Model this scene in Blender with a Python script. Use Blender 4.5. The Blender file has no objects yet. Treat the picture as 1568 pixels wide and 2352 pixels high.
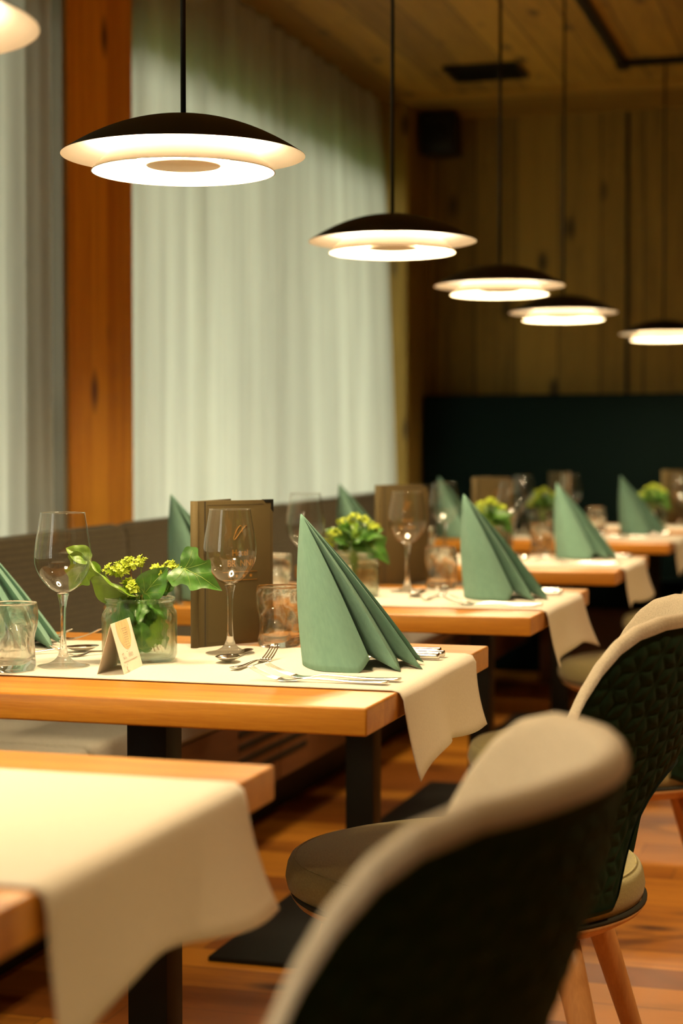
import bpy, bmesh, math, random
from mathutils import Vector, Matrix
random.seed(7)
R = math.radians
S = bpy.context.scene
COL = S.collection
# ------------------------------------------------------------------ camera
LENS_PX, PX, PY, VX, VY, EYE = 4000., 784., 1176., 1990., 1038., 1.08
PITCH = math.atan((PY - VY) / LENS_PX)
YAW = math.atan((VX - PX) / math.hypot(LENS_PX, PY - VY))
cd = bpy.data.cameras.new('camera'); cam = bpy.data.objects.new('camera', cd); COL.objects.link(cam)
cam.location = (0, 0, EYE); cam.rotation_euler = (R(90) - PITCH, 0, YAW)
cd.sensor_fit = 'HORIZONTAL'; cd.sensor_width = 24.0; cd.lens = LENS_PX / 1568 * 24
cd.clip_start = 0.05; cd.dof.use_dof = True; cd.dof.focus_distance = 2.66; cd.dof.aperture_fstop = 3.2
S.camera = cam
# ------------------------------------------------------------------ world, exposure
w = bpy.data.worlds.new('sky'); S.world = w; w.use_nodes = True
w.node_tree.nodes['Background'].inputs[0].default_value = (1.0, 0.94, 0.83, 1)
w.node_tree.nodes['Background'].inputs[1].default_value = 5.6
S.view_settings.view_transform = 'Standard'; S.view_settings.look = 'None'
S.view_settings.gamma = 1; S.view_settings.use_curve_mapping = False
S.view_settings.exposure = 0.12
S.cycles.max_bounces = 14; S.cycles.transmission_bounces = 14; S.cycles.transparent_max_bounces = 40; S.cycles.glossy_bounces = 8
LAMP_POWER = 190.0
LAMP_UP = 74.0
LAMP_COLOR = (1.0, 0.76, 0.44)
# unseen fill lights added below the ceiling to brighten the aisle floor
def fill_light(x, y, power, size=0.12, spread=110):
    l = bpy.data.lights.new('fill_light', 'AREA'); l.shape = 'DISK'; l.size = size; l.energy = power
    l.color = (1.0, 0.68, 0.34); l.spread = R(spread)
    o = bpy.data.objects.new('fill_light', l); COL.objects.link(o); o.location = (x, y, 2.735)
FILLS = [(0.75, 2.4, 14), (0.75, 4.4, 14), (0.6, 6.6, 10), (2.2, 4.0, 14), (-0.9, 0.0, 10)]
for x, y, p in FILLS: fill_light(x, y, p)

# ------------------------------------------------------------------ helpers
def mesh(name, verts, faces, mat=None, parent=None, smooth=True, loc=None, uv=None):
    me = bpy.data.meshes.new(name); me.from_pydata([tuple(v) for v in verts], [], faces); me.update()
    bm = bmesh.new(); bm.from_mesh(me); bmesh.ops.recalc_face_normals(bm, faces=bm.faces)
    bm.to_mesh(me); bm.free()
    if smooth: me.polygons.foreach_set('use_smooth', [True] * len(me.polygons))
    if uv:
        l = me.uv_layers.new(name='UVMap')
        for lp in me.loops: l.data[lp.index].uv = uv[lp.vertex_index]
    o = bpy.data.objects.new(name, me); COL.objects.link(o)
    if mat: me.materials.append(mat)
    if parent: o.parent = parent
    if loc: o.location = loc
    return o
def tag(o, label=None, cat=None, group=None, kind=None):
    if label: o['label'] = label
    if cat: o['category'] = cat
    if group: o['group'] = group
    if kind: o['kind'] = kind
    return o
def empty(name, loc=(0, 0, 0), rz=0):
    o = bpy.data.objects.new(name, None); COL.objects.link(o); o.location = loc; o.rotation_euler = (0, 0, rz)
    o.empty_display_size = 0.05
    return o
def copy_tree(o, parent=None):
    c = o.copy(); COL.objects.link(c); c.parent = parent
    for ch in list(o.children): copy_tree(ch, c)
    return c
def box(name, lo, hi, mat, parent=None, bev=0.0, seg=2, loc=None):
    bm = bmesh.new(); bmesh.ops.create_cube(bm, size=1)
    for v in bm.verts:
        v.co = Vector([lo[i] + (v.co[i] + .5) * (hi[i] - lo[i]) for i in range(3)])
    if bev: bmesh.ops.bevel(bm, geom=bm.edges[:], offset=bev, segments=seg, profile=.5, affect='EDGES')
    me = bpy.data.meshes.new(name); bm.to_mesh(me); bm.free()
    if bev:
        me.polygons.foreach_set('use_smooth', [True] * len(me.polygons))
    o = bpy.data.objects.new(name, me); COL.objects.link(o); me.materials.append(mat)
    if bev:
        try: me.set_sharp_from_angle(angle=R(40))
        except Exception: pass
    if parent: o.parent = parent
    if loc: o.location = loc
    return o
def boxes(name, lst, mat, parent=None, loc=None):
    V = []; F = []
    for lo, hi in lst:
        b = len(V)
        for z in (lo[2], hi[2]):
            V += [(lo[0], lo[1], z), (hi[0], lo[1], z), (hi[0], hi[1], z), (lo[0], hi[1], z)]
        F += [[b+i for i in f] for f in ((0,3,2,1),(4,5,6,7),(0,1,5,4),(1,2,6,5),(2,3,7,6),(3,0,4,7))]
    return mesh(name, V, F, mat, parent, smooth=False, loc=loc)
def lathe(prof, n=48, closed=False):
    V = []; F = []; m = len(prof)
    for i in range(n):
        a = 2 * math.pi * i / n
        for r, z in prof: V.append((r * math.cos(a), r * math.sin(a), z))
    for i in range(n):
        j = (i + 1) % n
        for k in range(m if closed else m - 1):
            k2 = (k + 1) % m
            F.append((i*m+k, j*m+k, j*m+k2, i*m+k2))
    return V, F
def tube(path, rad, n=10, flat=None):
    """sweep of circles (or flattened ellipses) along a path"""
    P = [Vector(p) for p in path]; V = []; F = []
    if not isinstance(rad, (list, tuple)): rad = [rad] * len(P)
    for i, p in enumerate(P):
        t = (P[min(i+1, len(P)-1)] - P[max(i-1, 0)]).normalized()
        ref = Vector((0, 0, 1)) if abs(t.z) < .9 else Vector((1, 0, 0))
        s = t.cross(ref).normalized(); u = s.cross(t)
        for k in range(n):
            a = 2 * math.pi * k / n
            ru = rad[i] * (flat[i] if flat else 1)
            V.append(p + s * math.cos(a) * rad[i] + u * math.sin(a) * ru)
    for i in range(len(P) - 1):
        for k in range(n):
            l = (k + 1) % n
            F.append((i*n+k, i*n+l, (i+1)*n+l, (i+1)*n+k))
    F.append(tuple(range(n))); F.append(tuple((len(P)-1)*n + k for k in range(n)))
    return V, F
def merge(parts):
    V = []; F = []
    for v, f in parts:
        b = len(V); V += list(v); F += [tuple(b + i for i in q) for q in f]
    return V, F
def grid(nu, nv, fn, cu=False):
    V = [fn(i / (nu - (0 if cu else 1)), j / (nv - 1)) for i in range(nu) for j in range(nv)]
    F = []
    for i in range(nu if cu else nu - 1):
        k = (i + 1) % nu
        for j in range(nv - 1): F.append((i*nv+j, k*nv+j, k*nv+j+1, i*nv+j+1))
    return V, F
def sm(a, b, x):
    t = max(0., min(1., (x - a) / (b - a))); return t * t * (3 - 2 * t)
def lerp(tbl, x):
    if x <= tbl[0][0]: return tbl[0][1]
    for (a, fa), (b, fb) in zip(tbl, tbl[1:]):
        if x <= b: return fa + (fb - fa) * (x - a) / (b - a)
    return tbl[-1][1]
def crom(tbl, n):
    """Catmull-Rom through 2D/3D points"""
    P = [Vector(p) for p in tbl]; P = [P[0] * 2 - P[1]] + P + [P[-1] * 2 - P[-2]]; out = []
    for i in range(1, len(P) - 2):
        for k in range(n):
            t = k / n
            out.append(.5 * ((2*P[i]) + (P[i+1]-P[i-1])*t + (2*P[i-1]-5*P[i]+4*P[i+1]-P[i+2])*t*t + (3*P[i]-P[i-1]-3*P[i+1]+P[i+2])*t**3))
    out.append(P[-2]); return out
def text_mesh(name, body, size, mat, parent, M, extrude=0.0001, align='CENTER'):
    c = bpy.data.curves.new('txt', 'FONT'); c.body = body; c.size = size; c.align_x = align; c.extrude = extrude
    t = bpy.data.objects.new('txt', c); COL.objects.link(t)
    dg = bpy.context.evaluated_depsgraph_get(); dg.update()
    me = bpy.data.meshes.new_from_object(t.evaluated_get(dg)); me.name = name
    bpy.data.objects.remove(t); bpy.data.curves.remove(c)
    me.transform(M); me.materials.clear(); me.materials.append(mat)
    o = bpy.data.objects.new(name, me); COL.objects.link(o); o.parent = parent
    return o

# ------------------------------------------------------------------ materials
def mat(name):
    m = bpy.data.materials.new(name); m.use_nodes = True
    return m, m.node_tree, m.node_tree.nodes['Principled BSDF'], m.node_tree.nodes['Material Output']
def N(nt, typ, **kw):
    n = nt.nodes.new(typ)
    for k, v in kw.items():
        if k.startswith('i_'): n.inputs[k[2:]].default_value = v
        else: setattr(n, k, v)
    return n
def L(nt, a, b): nt.links.new(a, b)
def mathn(nt, op, a, b=None):
    n = N(nt, 'ShaderNodeMath', operation=op)
    for i, v in enumerate((a, b)):
        if v is None: continue
        if isinstance(v, (int, float)): n.inputs[i].default_value = v
        else: L(nt, v, n.inputs[i])
    return n.outputs[0]
def rgb(c): return (c[0], c[1], c[2], 1)
def plain(name, c, rough=.5, metal=0., bump=0., scale=300., sheen=0., spec=.5, var=0.):
    m, nt, p, o = mat(name)
    p.inputs['Base Color'].default_value = rgb(c); p.inputs['Roughness'].default_value = rough
    p.inputs['Metallic'].default_value = metal; p.inputs['Specular IOR Level'].default_value = spec
    if sheen: p.inputs['Sheen Weight'].default_value = sheen
    tc = N(nt, 'ShaderNodeTexCoord')
    if var or bump:
        nz = N(nt, 'ShaderNodeTexNoise'); nz.inputs['Scale'].default_value = scale; nz.inputs['Detail'].default_value = 4
        L(nt, tc.outputs['Object'], nz.inputs['Vector'])
    if var:
        mx = N(nt, 'ShaderNodeMix', data_type='RGBA'); mx.inputs[6].default_value = rgb([x * (1 - var) for x in c])
        mx.inputs[7].default_value = rgb([min(1, x * (1 + var)) for x in c]); L(nt, nz.outputs['Fac'], mx.inputs[0])
        L(nt, mx.outputs[2], p.inputs['Base Color'])
    if bump:
        b = N(nt, 'ShaderNodeBump'); b.inputs['Strength'].default_value = bump; b.inputs['Distance'].default_value = .001
        L(nt, nz.outputs['Fac'], b.inputs['Height']); L(nt, b.outputs[0], p.inputs['Normal'])
    return m
def fabric(name, c, c2, scale=900., bump=.5, rough=.95, sheen=.2, mix_scale=120., twill=None):
    """woven cloth: two crossed wave bumps and mottled yarn colour"""
    m, nt, p, o = mat(name)
    tc = N(nt, 'ShaderNodeTexCoord'); co = tc.outputs['UV'] if twill == 'uv' else tc.outputs['Object']
    nz = N(nt, 'ShaderNodeTexNoise'); nz.inputs['Scale'].default_value = mix_scale; nz.inputs['Detail'].default_value = 6
    L(nt, co, nz.inputs['Vector'])
    n2 = N(nt, 'ShaderNodeTexNoise'); n2.inputs['Scale'].default_value = scale; n2.inputs['Detail'].default_value = 2
    L(nt, co, n2.inputs['Vector'])
    f = mathn(nt, 'ADD', mathn(nt, 'MULTIPLY', nz.outputs['Fac'], .5), mathn(nt, 'MULTIPLY', n2.outputs['Fac'], .5))
    cr = N(nt, 'ShaderNodeValToRGB'); cr.color_ramp.elements[0].position = .36; cr.color_ramp.elements[1].position = .64
    cr.color_ramp.elements[0].color = rgb(c2); cr.color_ramp.elements[1].color = rgb(c)
    L(nt, f, cr.inputs[0]); L(nt, cr.outputs[0], p.inputs['Base Color'])
    h = n2.outputs['Fac']
    if twill:
        wv = N(nt, 'ShaderNodeTexWave', bands_direction='DIAGONAL'); wv.inputs['Scale'].default_value = scale * .25
        wv.inputs['Distortion'].default_value = .6; L(nt, co, wv.inputs['Vector'])
        h = mathn(nt, 'ADD', h, mathn(nt, 'MULTIPLY', wv.outputs['Fac'], 1.0))
    b = N(nt, 'ShaderNodeBump'); b.inputs['Strength'].default_value = bump; b.inputs['Distance'].default_value = .0006
    L(nt, h, b.inputs['Height']); L(nt, b.outputs[0], p.inputs['Normal'])
    p.inputs['Roughness'].default_value = rough; p.inputs['Sheen Weight'].default_value = sheen
    p.inputs['Specular IOR Level'].default_value = .2
    return m
def wood(name, dark, light, along='X', across='Y', plank=.0, length=0., seam=.0015, grain=10., knots=False, rough=.45, vary=.25, coat=0., stretch=14., knotc=None):
    m, nt, p, o = mat(name)
    tc = N(nt, 'ShaderNodeTexCoord'); sp = N(nt, 'ShaderNodeSeparateXYZ'); L(nt, tc.outputs['Object'], sp.inputs[0])
    A = sp.outputs[along]; B = sp.outputs[across]
    off = None; seamf = None
    if plank:
        ix = mathn(nt, 'FLOOR', mathn(nt, 'DIVIDE', B, plank))
        if length:
            wn0 = N(nt, 'ShaderNodeTexWhiteNoise', noise_dimensions='1D'); L(nt, ix, wn0.inputs['W'])
            iy_raw = mathn(nt, 'ADD', mathn(nt, 'DIVIDE', A, length), wn0.outputs['Value'])
            iy = mathn(nt, 'FLOOR', iy_raw)
            key = mathn(nt, 'ADD', ix, mathn(nt, 'MULTIPLY', iy, 17.3))
        else: key = ix
        wn = N(nt, 'ShaderNodeTexWhiteNoise', noise_dimensions='1D'); L(nt, key, wn.inputs['W'])
        off = wn.outputs['Value']
        fr = mathn(nt, 'FRACT', mathn(nt, 'DIVIDE', B, plank))
        d = mathn(nt, 'MINIMUM', fr, mathn(nt, 'SUBTRACT', 1.0, fr))
        seamf = mathn(nt, 'LESS_THAN', mathn(nt, 'MULTIPLY', d, plank), seam)
        if length:
            fy = mathn(nt, 'FRACT', iy_raw); dy = mathn(nt, 'MINIMUM', fy, mathn(nt, 'SUBTRACT', 1.0, fy))
            seamf = mathn(nt, 'MAXIMUM', seamf, mathn(nt, 'LESS_THAN', mathn(nt, 'MULTIPLY', dy, length), seam))
    mp = N(nt, 'ShaderNodeMapping'); L(nt, tc.outputs['Object'], mp.inputs['Vector'])
    sc = [stretch, stretch, stretch]; sc['XYZ'.index(along)] = 1.0; mp.inputs['Scale'].default_value = sc
    if off is not None:
        cx = N(nt, 'ShaderNodeCombineXYZ')
        for i in range(3): L(nt, mathn(nt, 'MULTIPLY', off, 37.), cx.inputs[i])
        L(nt, cx.outputs[0], mp.inputs['Location'])
    n1 = N(nt, 'ShaderNodeTexNoise'); n1.inputs['Scale'].default_value = grain * .35; n1.inputs['Detail'].default_value = 5
    n1.inputs['Distortion'].default_value = .6; L(nt, mp.outputs[0], n1.inputs['Vector'])
    n2 = N(nt, 'ShaderNodeTexNoise'); n2.inputs['Scale'].default_value = grain * 3; n2.inputs['Detail'].default_value = 6; L(nt, mp.outputs[0], n2.inputs['Vector'])
    f = mathn(nt, 'ADD', mathn(nt, 'MULTIPLY', n1.outputs['Fac'], .65), mathn(nt, 'MULTIPLY', n2.outputs['Fac'], .35))
    if off is not None: f = mathn(nt, 'ADD', f, mathn(nt, 'MULTIPLY', mathn(nt, 'SUBTRACT', off, .5), vary))
    cr = N(nt, 'ShaderNodeValToRGB'); cr.color_ramp.elements[0].position = .3; cr.color_ramp.elements[1].position = .7
    cr.color_ramp.elements[0].color = rgb(dark); cr.color_ramp.elements[1].color = rgb(light); L(nt, f, cr.inputs[0])
    colr = cr.outputs[0]
    if knots:
        mk = N(nt, 'ShaderNodeMapping'); L(nt, tc.outputs['Object'], mk.inputs['Vector'])
        s2 = [6., 6., 6.]; s2['XYZ'.index(along)] = 2.6; mk.inputs['Scale'].default_value = s2
        vo = N(nt, 'ShaderNodeTexVoronoi'); vo.inputs['Scale'].default_value = 1.0; L(nt, mk.outputs[0], vo.inputs['Vector'])
        kf = N(nt, 'ShaderNodeMapRange'); kf.inputs[1].default_value = .07; kf.inputs[2].default_value = .2; kf.inputs[3].default_value = 1; kf.inputs[4].default_value = 0
        L(nt, vo.outputs['Distance'], kf.inputs[0])
        mx = N(nt, 'ShaderNodeMix', data_type='RGBA'); L(nt, kf.outputs[0], mx.inputs[0]); L(nt, colr, mx.inputs[6])
        mx.inputs[7].default_value = rgb(knotc or [x * .35 for x in dark]); colr = mx.outputs[2]
    if seamf is not None:
        mx = N(nt, 'ShaderNodeMix', data_type='RGBA'); L(nt, seamf, mx.inputs[0]); L(nt, colr, mx.inputs[6])
        mx.inputs[7].default_value = rgb([x * .35 for x in dark]); colr = mx.outputs[2]
    L(nt, colr, p.inputs['Base Color'])
    b = N(nt, 'ShaderNodeBump'); b.inputs['Strength'].default_value = .25; b.inputs['Distance'].default_value = .001
    L(nt, n2.outputs['Fac'], b.inputs['Height']); L(nt, b.outputs[0], p.inputs['Normal'])
    p.inputs['Roughness'].default_value = rough; p.inputs['Coat Weight'].default_value = coat; p.inputs['Coat Roughness'].default_value = .25
    return m
def thin_glass(name, tint=(1, 1, 1), edge=.35, base=.03):
    """single-walled glass: see-through with facing-dependent reflection"""
    m, nt, p, o = mat(name); nt.nodes.remove(p)
    tr = N(nt, 'ShaderNodeBsdfTransparent'); tr.inputs[0].default_value = rgb(tint)
    gl = N(nt, 'ShaderNodeBsdfGlossy'); gl.inputs['Roughness'].default_value = .01
    ge = N(nt, 'ShaderNodeNewGeometry'); dt = N(nt, 'ShaderNodeVectorMath', operation='DOT_PRODUCT')
    L(nt, ge.outputs['Normal'], dt.inputs[0]); L(nt, ge.outputs['Incoming'], dt.inputs[1])
    c1 = mathn(nt, 'SUBTRACT', 1.0, mathn(nt, 'ABSOLUTE', dt.outputs['Value']))
    f = mathn(nt, 'ADD', .075, mathn(nt, 'MULTIPLY', mathn(nt, 'POWER', c1, 3.6), .8))
    mx = N(nt, 'ShaderNodeMixShader'); L(nt, mathn(nt, 'MINIMUM', f, .95), mx.inputs[0]); L(nt, tr.outputs[0], mx.inputs[1]); L(nt, gl.outputs[0], mx.inputs[2])
    L(nt, mx.outputs[0], o.inputs[0]); return m
def solid_glass(name, tint=(1, 1, 1), ior=1.45, clear=.35):
    m, nt, p, o = mat(name); nt.nodes.remove(p)
    g = N(nt, 'ShaderNodeBsdfGlass'); g.inputs['IOR'].default_value = ior; g.inputs['Roughness'].default_value = 0.0; g.inputs[0].default_value = rgb(tint)
    tr = N(nt, 'ShaderNodeBsdfTransparent'); tr.inputs[0].default_value = rgb(tint)
    mx = N(nt, 'ShaderNodeMixShader'); mx.inputs[0].default_value = clear; L(nt, g.outputs[0], mx.inputs[1]); L(nt, tr.outputs[0], mx.inputs[2])
    L(nt, mx.outputs[0], o.inputs[0]); return m
def emis(name, c, s):
    m, nt, p, o = mat(name); nt.nodes.remove(p)
    e = N(nt, 'ShaderNodeEmission'); e.inputs[0].default_value = rgb(c); e.inputs[1].default_value = s
    L(nt, e.outputs[0], o.inputs[0]); return m

M = {}
M['table'] = wood('oak_tabletop', (.42, .142, .008), (.65, .280, .024), 'X', 'Y', plank=.085, seam=.0, grain=9, rough=.38, vary=.35, coat=.15)
M['floor'] = wood('oak_floor', (.28, .085, .005), (.60, .24, .02), 'X', 'Y', plank=.13, length=1.1, seam=.0012, grain=7, rough=.42, vary=.75, knots=True)
M['ceiling'] = wood('ceiling_boards', (.22, .115, .010), (.44, .25, .026), 'Y', 'X', plank=.19, seam=.003, grain=5, rough=.7, vary=.5, knots=True)
M['ceiling_edge'] = wood('ceiling_border_boards', (.22, .115, .010), (.42, .235, .026), 'X', 'Y', plank=.16, seam=.003, grain=5, rough=.7, vary=.4)
M['rearwall'] = wood('old_wood_boards', (.145, .085, .010), (.33, .205, .030), 'Z', 'X', plank=.21, seam=.003, grain=5, rough=.75, vary=.55, knots=True)
M['pillar'] = wood('glulam_pine', (.58, .21, .012), (.85, .39, .034), 'Z', 'Y', plank=.11, seam=.0, grain=4, rough=.55, vary=.35, knots=True, knotc=(.12, .035, .01))
M['bench_wood'] = wood('bench_timber', (.085, .030, .007), (.15, .056, .013), 'Y', 'Z', grain=6, rough=.5)
M['leg_wood'] = wood('chair_beech', (.50, .24, .085), (.68, .36, .14), 'Z', 'X', grain=14, rough=.4, stretch=8)
M['black'] = plain('black_powder_coat', (.010, .010, .007), .5, bump=.1, scale=600, spec=.25)
M['blackgloss'] = plain('black_lamp_enamel', (.006, .007, .005), .5, spec=.2)
M['lampwhite'] = plain('white_lamp_lacquer', (.88, .84, .76), .5)
M['ringshade'] = plain('lamp_ring_shaded', (.36, .26, .15), .5)  # shade on the ring's outer face, put into a darker tan
M['disc'] = plain('lamp_centre_disc', (.72, .62, .48), .5, metal=.1)
M['runner'] = fabric('linen_runner', (.80, .74, .62), (.70, .64, .53), scale=1600, bump=.45, mix_scale=300, twill='o')
M['napkin'] = fabric('sage_napkin', (.20, .37, .285), (.165, .32, .245), scale=1500, bump=.55, mix_scale=60, twill='uv', sheen=.05)
M['chair_in'] = fabric('grey_beige_weave', (.60, .50, .36), (.42, .345, .24), scale=1100, bump=.6, mix_scale=420)
M['chair_seat'] = fabric('olive_grey_weave', (.44, .38, .165), (.28, .24, .10), scale=1100, bump=.6, mix_scale=420)
M['chair_out'] = plain('dark_green_quilted_felt', (.012, .038, .018), .9, bump=.3, scale=900, sheen=.03, spec=.15, var=.25)
M['piping'] = plain('dark_piping', (.03, .03, .02), .9)
M['bench_seat'] = fabric('bench_seat_cloth', (.40, .38, .32), (.27, .26, .21), scale=700, bump=.5, mix_scale=300)
M['head'] = plain('dark_teal_leather', (.001, .007, .006), .8, bump=.2, scale=60, spec=.12)
M['menu'] = plain('brown_menu_linen', (.088, .063, .021), .75, bump=.6, scale=1400, var=.45, spec=.3)
M['paper'] = plain('menu_paper', (.75, .66, .5), .8)
M['teal'] = plain('teal_paper', (.05, .2, .2), .8)
M['gold'] = plain('gold_foil', (.46, .21, .03), .45, metal=.3)
M['stitch'] = plain('dark_stitching', (.035, .026, .012), .9)
M['card'] = plain('cream_card', (.80, .72, .60), .7, bump=.05, scale=300)
M['ink'] = plain('pencil_ink', (.46, .38, .33), .8)
M['cardwood'] = wood('printed_wood_disc', (.62, .40, .20), (.80, .62, .30), 'Z', 'Y', grain=40, rough=.8, stretch=10)
M['steel'] = plain('cutlery_steel', (.72, .70, .66), .16, metal=1.0)
M['wineglass'] = thin_glass('wine_glass', (.985, .985, .975))
M['stemglass'] = solid_glass('stem_glass', (.99, .99, .98), 1.45, .3)
M['tumbler'] = solid_glass('tumbler_glass', (.985, .985, .97), 1.45, .2)
M['jar'] = solid_glass('jar_glass', (.94, .97, .93), 1.35, .5)
M['winpane'] = thin_glass('window_pane', (.93, .96, .94))
M['leaf'] = plain('ivy_leaf', (.045, .15, .012), .42, bump=.3, scale=120, var=.5)
M['leaf2'] = plain('young_leaf', (.13, .24, .012), .45, bump=.3, scale=120, var=.35)
M['vein'] = plain('leaf_vein', (.24, .36, .07), .6)
M['lime'] = plain('lime_blossom', (.42, .52, .03), .6, var=.4, scale=200)
M['stem'] = plain('green_stem', (.16, .22, .03), .6)
M['redstem'] = plain('brown_twig', (.30, .12, .03), .6)
M['frame'] = plain('window_frame_paint', (.22, .19, .12), .5)
M['grey'] = plain('plaster', (.30, .25, .17), .9)
M['led'] = emis('lamp_diffuser', LAMP_COLOR, LAMP_POWER)
M['ledup'] = emis('lamp_upper_diffuser', (1.0, .88, .66), LAMP_UP)
def bench_weave():
    m, nt, p, o = mat('bench_back_weave')
    tc = N(nt, 'ShaderNodeTexCoord'); mp = N(nt, 'ShaderNodeMapping'); mp.inputs['Rotation'].default_value = (0, R(90), R(90)); L(nt, tc.outputs['Object'], mp.inputs[0])
    bk = N(nt, 'ShaderNodeTexBrick'); bk.inputs['Scale'].default_value = 14; bk.inputs['Mortar Size'].default_value = .04; bk.offset = .5
    bk.inputs['Color1'].default_value = (.085, .064, .022, 1); bk.inputs['Color2'].default_value = (.068, .052, .018, 1); bk.inputs['Mortar'].default_value = (.042, .032, .010, 1)
    bk.inputs['Brick Width'].default_value = .3; bk.inputs['Row Height'].default_value = .22
    L(nt, mp.outputs[0], bk.inputs['Vector']); L(nt, bk.outputs['Color'], p.inputs['Base Color'])
    nz = N(nt, 'ShaderNodeTexNoise'); nz.inputs['Scale'].default_value = 900; L(nt, tc.outputs['Object'], nz.inputs['Vector'])
    b = N(nt, 'ShaderNodeBump'); b.inputs['Strength'].default_value = .6; b.inputs['Distance'].default_value = .002
    L(nt, mathn(nt, 'ADD', mathn(nt, 'MULTIPLY', bk.outputs['Fac'], -1.), nz.outputs['Fac']), b.inputs['Height']); L(nt, b.outputs[0], p.inputs['Normal'])
    p.inputs['Roughness'].default_value = .9; p.inputs['Sheen Weight'].default_value = .1
    return m
M['bench_back'] = bench_weave()
def curtain_mat():
    m, nt, p, o = mat('linen_curtain'); nt.nodes.remove(p)
    tc = N(nt, 'ShaderNodeTexCoord'); mp = N(nt, 'ShaderNodeMapping'); mp.inputs['Scale'].default_value = (9, 9, .5); L(nt, tc.outputs['Object'], mp.inputs[0])
    nz = N(nt, 'ShaderNodeTexNoise'); nz.inputs['Scale'].default_value = 1.0; nz.inputs['Detail'].default_value = 5; L(nt, mp.outputs[0], nz.inputs['Vector'])
    cr = N(nt, 'ShaderNodeValToRGB'); cr.color_ramp.elements[0].position = .3; cr.color_ramp.elements[1].position = .7
    cr.color_ramp.elements[0].color = (.44, .43, .36, 1); cr.color_ramp.elements[1].color = (.66, .66, .56, 1); L(nt, nz.outputs['Fac'], cr.inputs[0])
    n2 = N(nt, 'ShaderNodeTexNoise'); n2.inputs['Scale'].default_value = 500; L(nt, tc.outputs['Object'], n2.inputs['Vector'])
    b = N(nt, 'ShaderNodeBump'); b.inputs['Strength'].default_value = .3; b.inputs['Distance'].default_value = .001; L(nt, n2.outputs['Fac'], b.inputs['Height'])
    df = N(nt, 'ShaderNodeBsdfDiffuse'); L(nt, cr.outputs[0], df.inputs[0]); L(nt, b.outputs[0], df.inputs['Normal'])
    tl = N(nt, 'ShaderNodeBsdfTranslucent'); L(nt, cr.outputs[0], tl.inputs[0])
    mx = N(nt, 'ShaderNodeMixShader'); mx.inputs[0].default_value = .5; L(nt, df.outputs[0], mx.inputs[1]); L(nt, tl.outputs[0], mx.inputs[2])
    L(nt, mx.outputs[0], o.inputs[0]); return m
M['curtain'] = curtain_mat()

# ------------------------------------------------------------------ the room
ZC = 2.76
XW, XR, YF, YB = -2.34, 4.2, -1.8, 8.6
def struct(o, label=None): o['kind'] = 'structure'; return o
struct(box('floor', (XW-.3, YF-.1, -.1), (XR, YB+.2, 0), M['floor']))
struct(box('ceiling', (XW-.3, YF-.1, ZC), (XR, YB+.2, ZC+.12), M['ceiling']))
struct(box('trim_1', (-2.13, 8.02, ZC-.012), (XR, YB, ZC), M['ceiling_edge']))
struct(box('wall_back', (XW-.3, YB, 0), (XR, YB+.15, ZC), M['rearwall']))
struct(box('wall_right', (XR, YF, 0), (XR+.15, YB+.1, ZC), M['grey']))
struct(box('wall_front', (XW-.3, YF-.15, 0), (XR, YF, ZC), M['grey']))
# window wall: low parapet and lintel with three glazed bays between timber posts
WT = 2.42
struct(boxes('wall_left', [((XW-.16, YF, 0), (XW, YB+.1, .42)), ((XW-.16, YF, WT), (XW, YB+.1, ZC))], M['grey']))
struct(box('trim_2', (-2.46, 4.585, .42), (-2.195, 5.035, ZC-.001), M['pillar'], bev=.006))
struct(box('trim_3', (-2.46, 8.15, 0.001), (-2.125, YB-.001, ZC-.001), M['rearwall'], bev=.006))
bays = [(YF+.05, 1.0), (1.0, 4.40), (5.035, 8.15)]
for i, (a, b) in enumerate(bays):
    wd = struct(box('window_%d' % (i+1), (XW-.115, a+.03, .44), (XW-.105, b-.03, WT-.03), M['winpane']))
    fr = [((XW-.14, a, .42), (XW-.08, a+.07, WT)), ((XW-.14, b-.07, .42), (XW-.08, b, WT)), ((XW-.14, a, .42), (XW-.08, b, .50)), ((XW-.14, a, WT-.07), (XW-.08, b, WT))]
    mid = (a+b)/2; fr.append(((XW-.14, mid-.04, .42), (XW-.08, mid+.04, WT)))
    boxes('window_frame', fr, M['frame'], wd)
    if i == 1:
        V, F = merge([tube([(XW-.08, b-.04, 1.22), (XW-.03, b-.04, 1.22)], .012), tube([(XW-.035, b-.04, 1.235), (XW-.035, b-.04, 1.11)], .010)])
        mesh('window_handle', V, F, M['black'], wd)
struct(boxes('trim_4', [((XW-.14, 4.40, .42), (XW-.02, 4.585, WT)), ((XW-.02, 4.558, .42), (-2.205, 4.583, ZC-.002))], M['frame']))
# dark groove strip on the board wall
struct(box('trim_5', (-1.138, YB-.008, 1.30), (-1.122, YB-.0005, ZC-.02), M['black']))
# roof overhang outside
struct(box('roof_overhang', (-4.2, YF, 2.86), (XW-.17, YB+.2, 2.96), M['pillar']))
struct(box('ground_outside', (-14, -6, -.6), (XW-.32, 16, -.5), M['leaf']))

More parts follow.
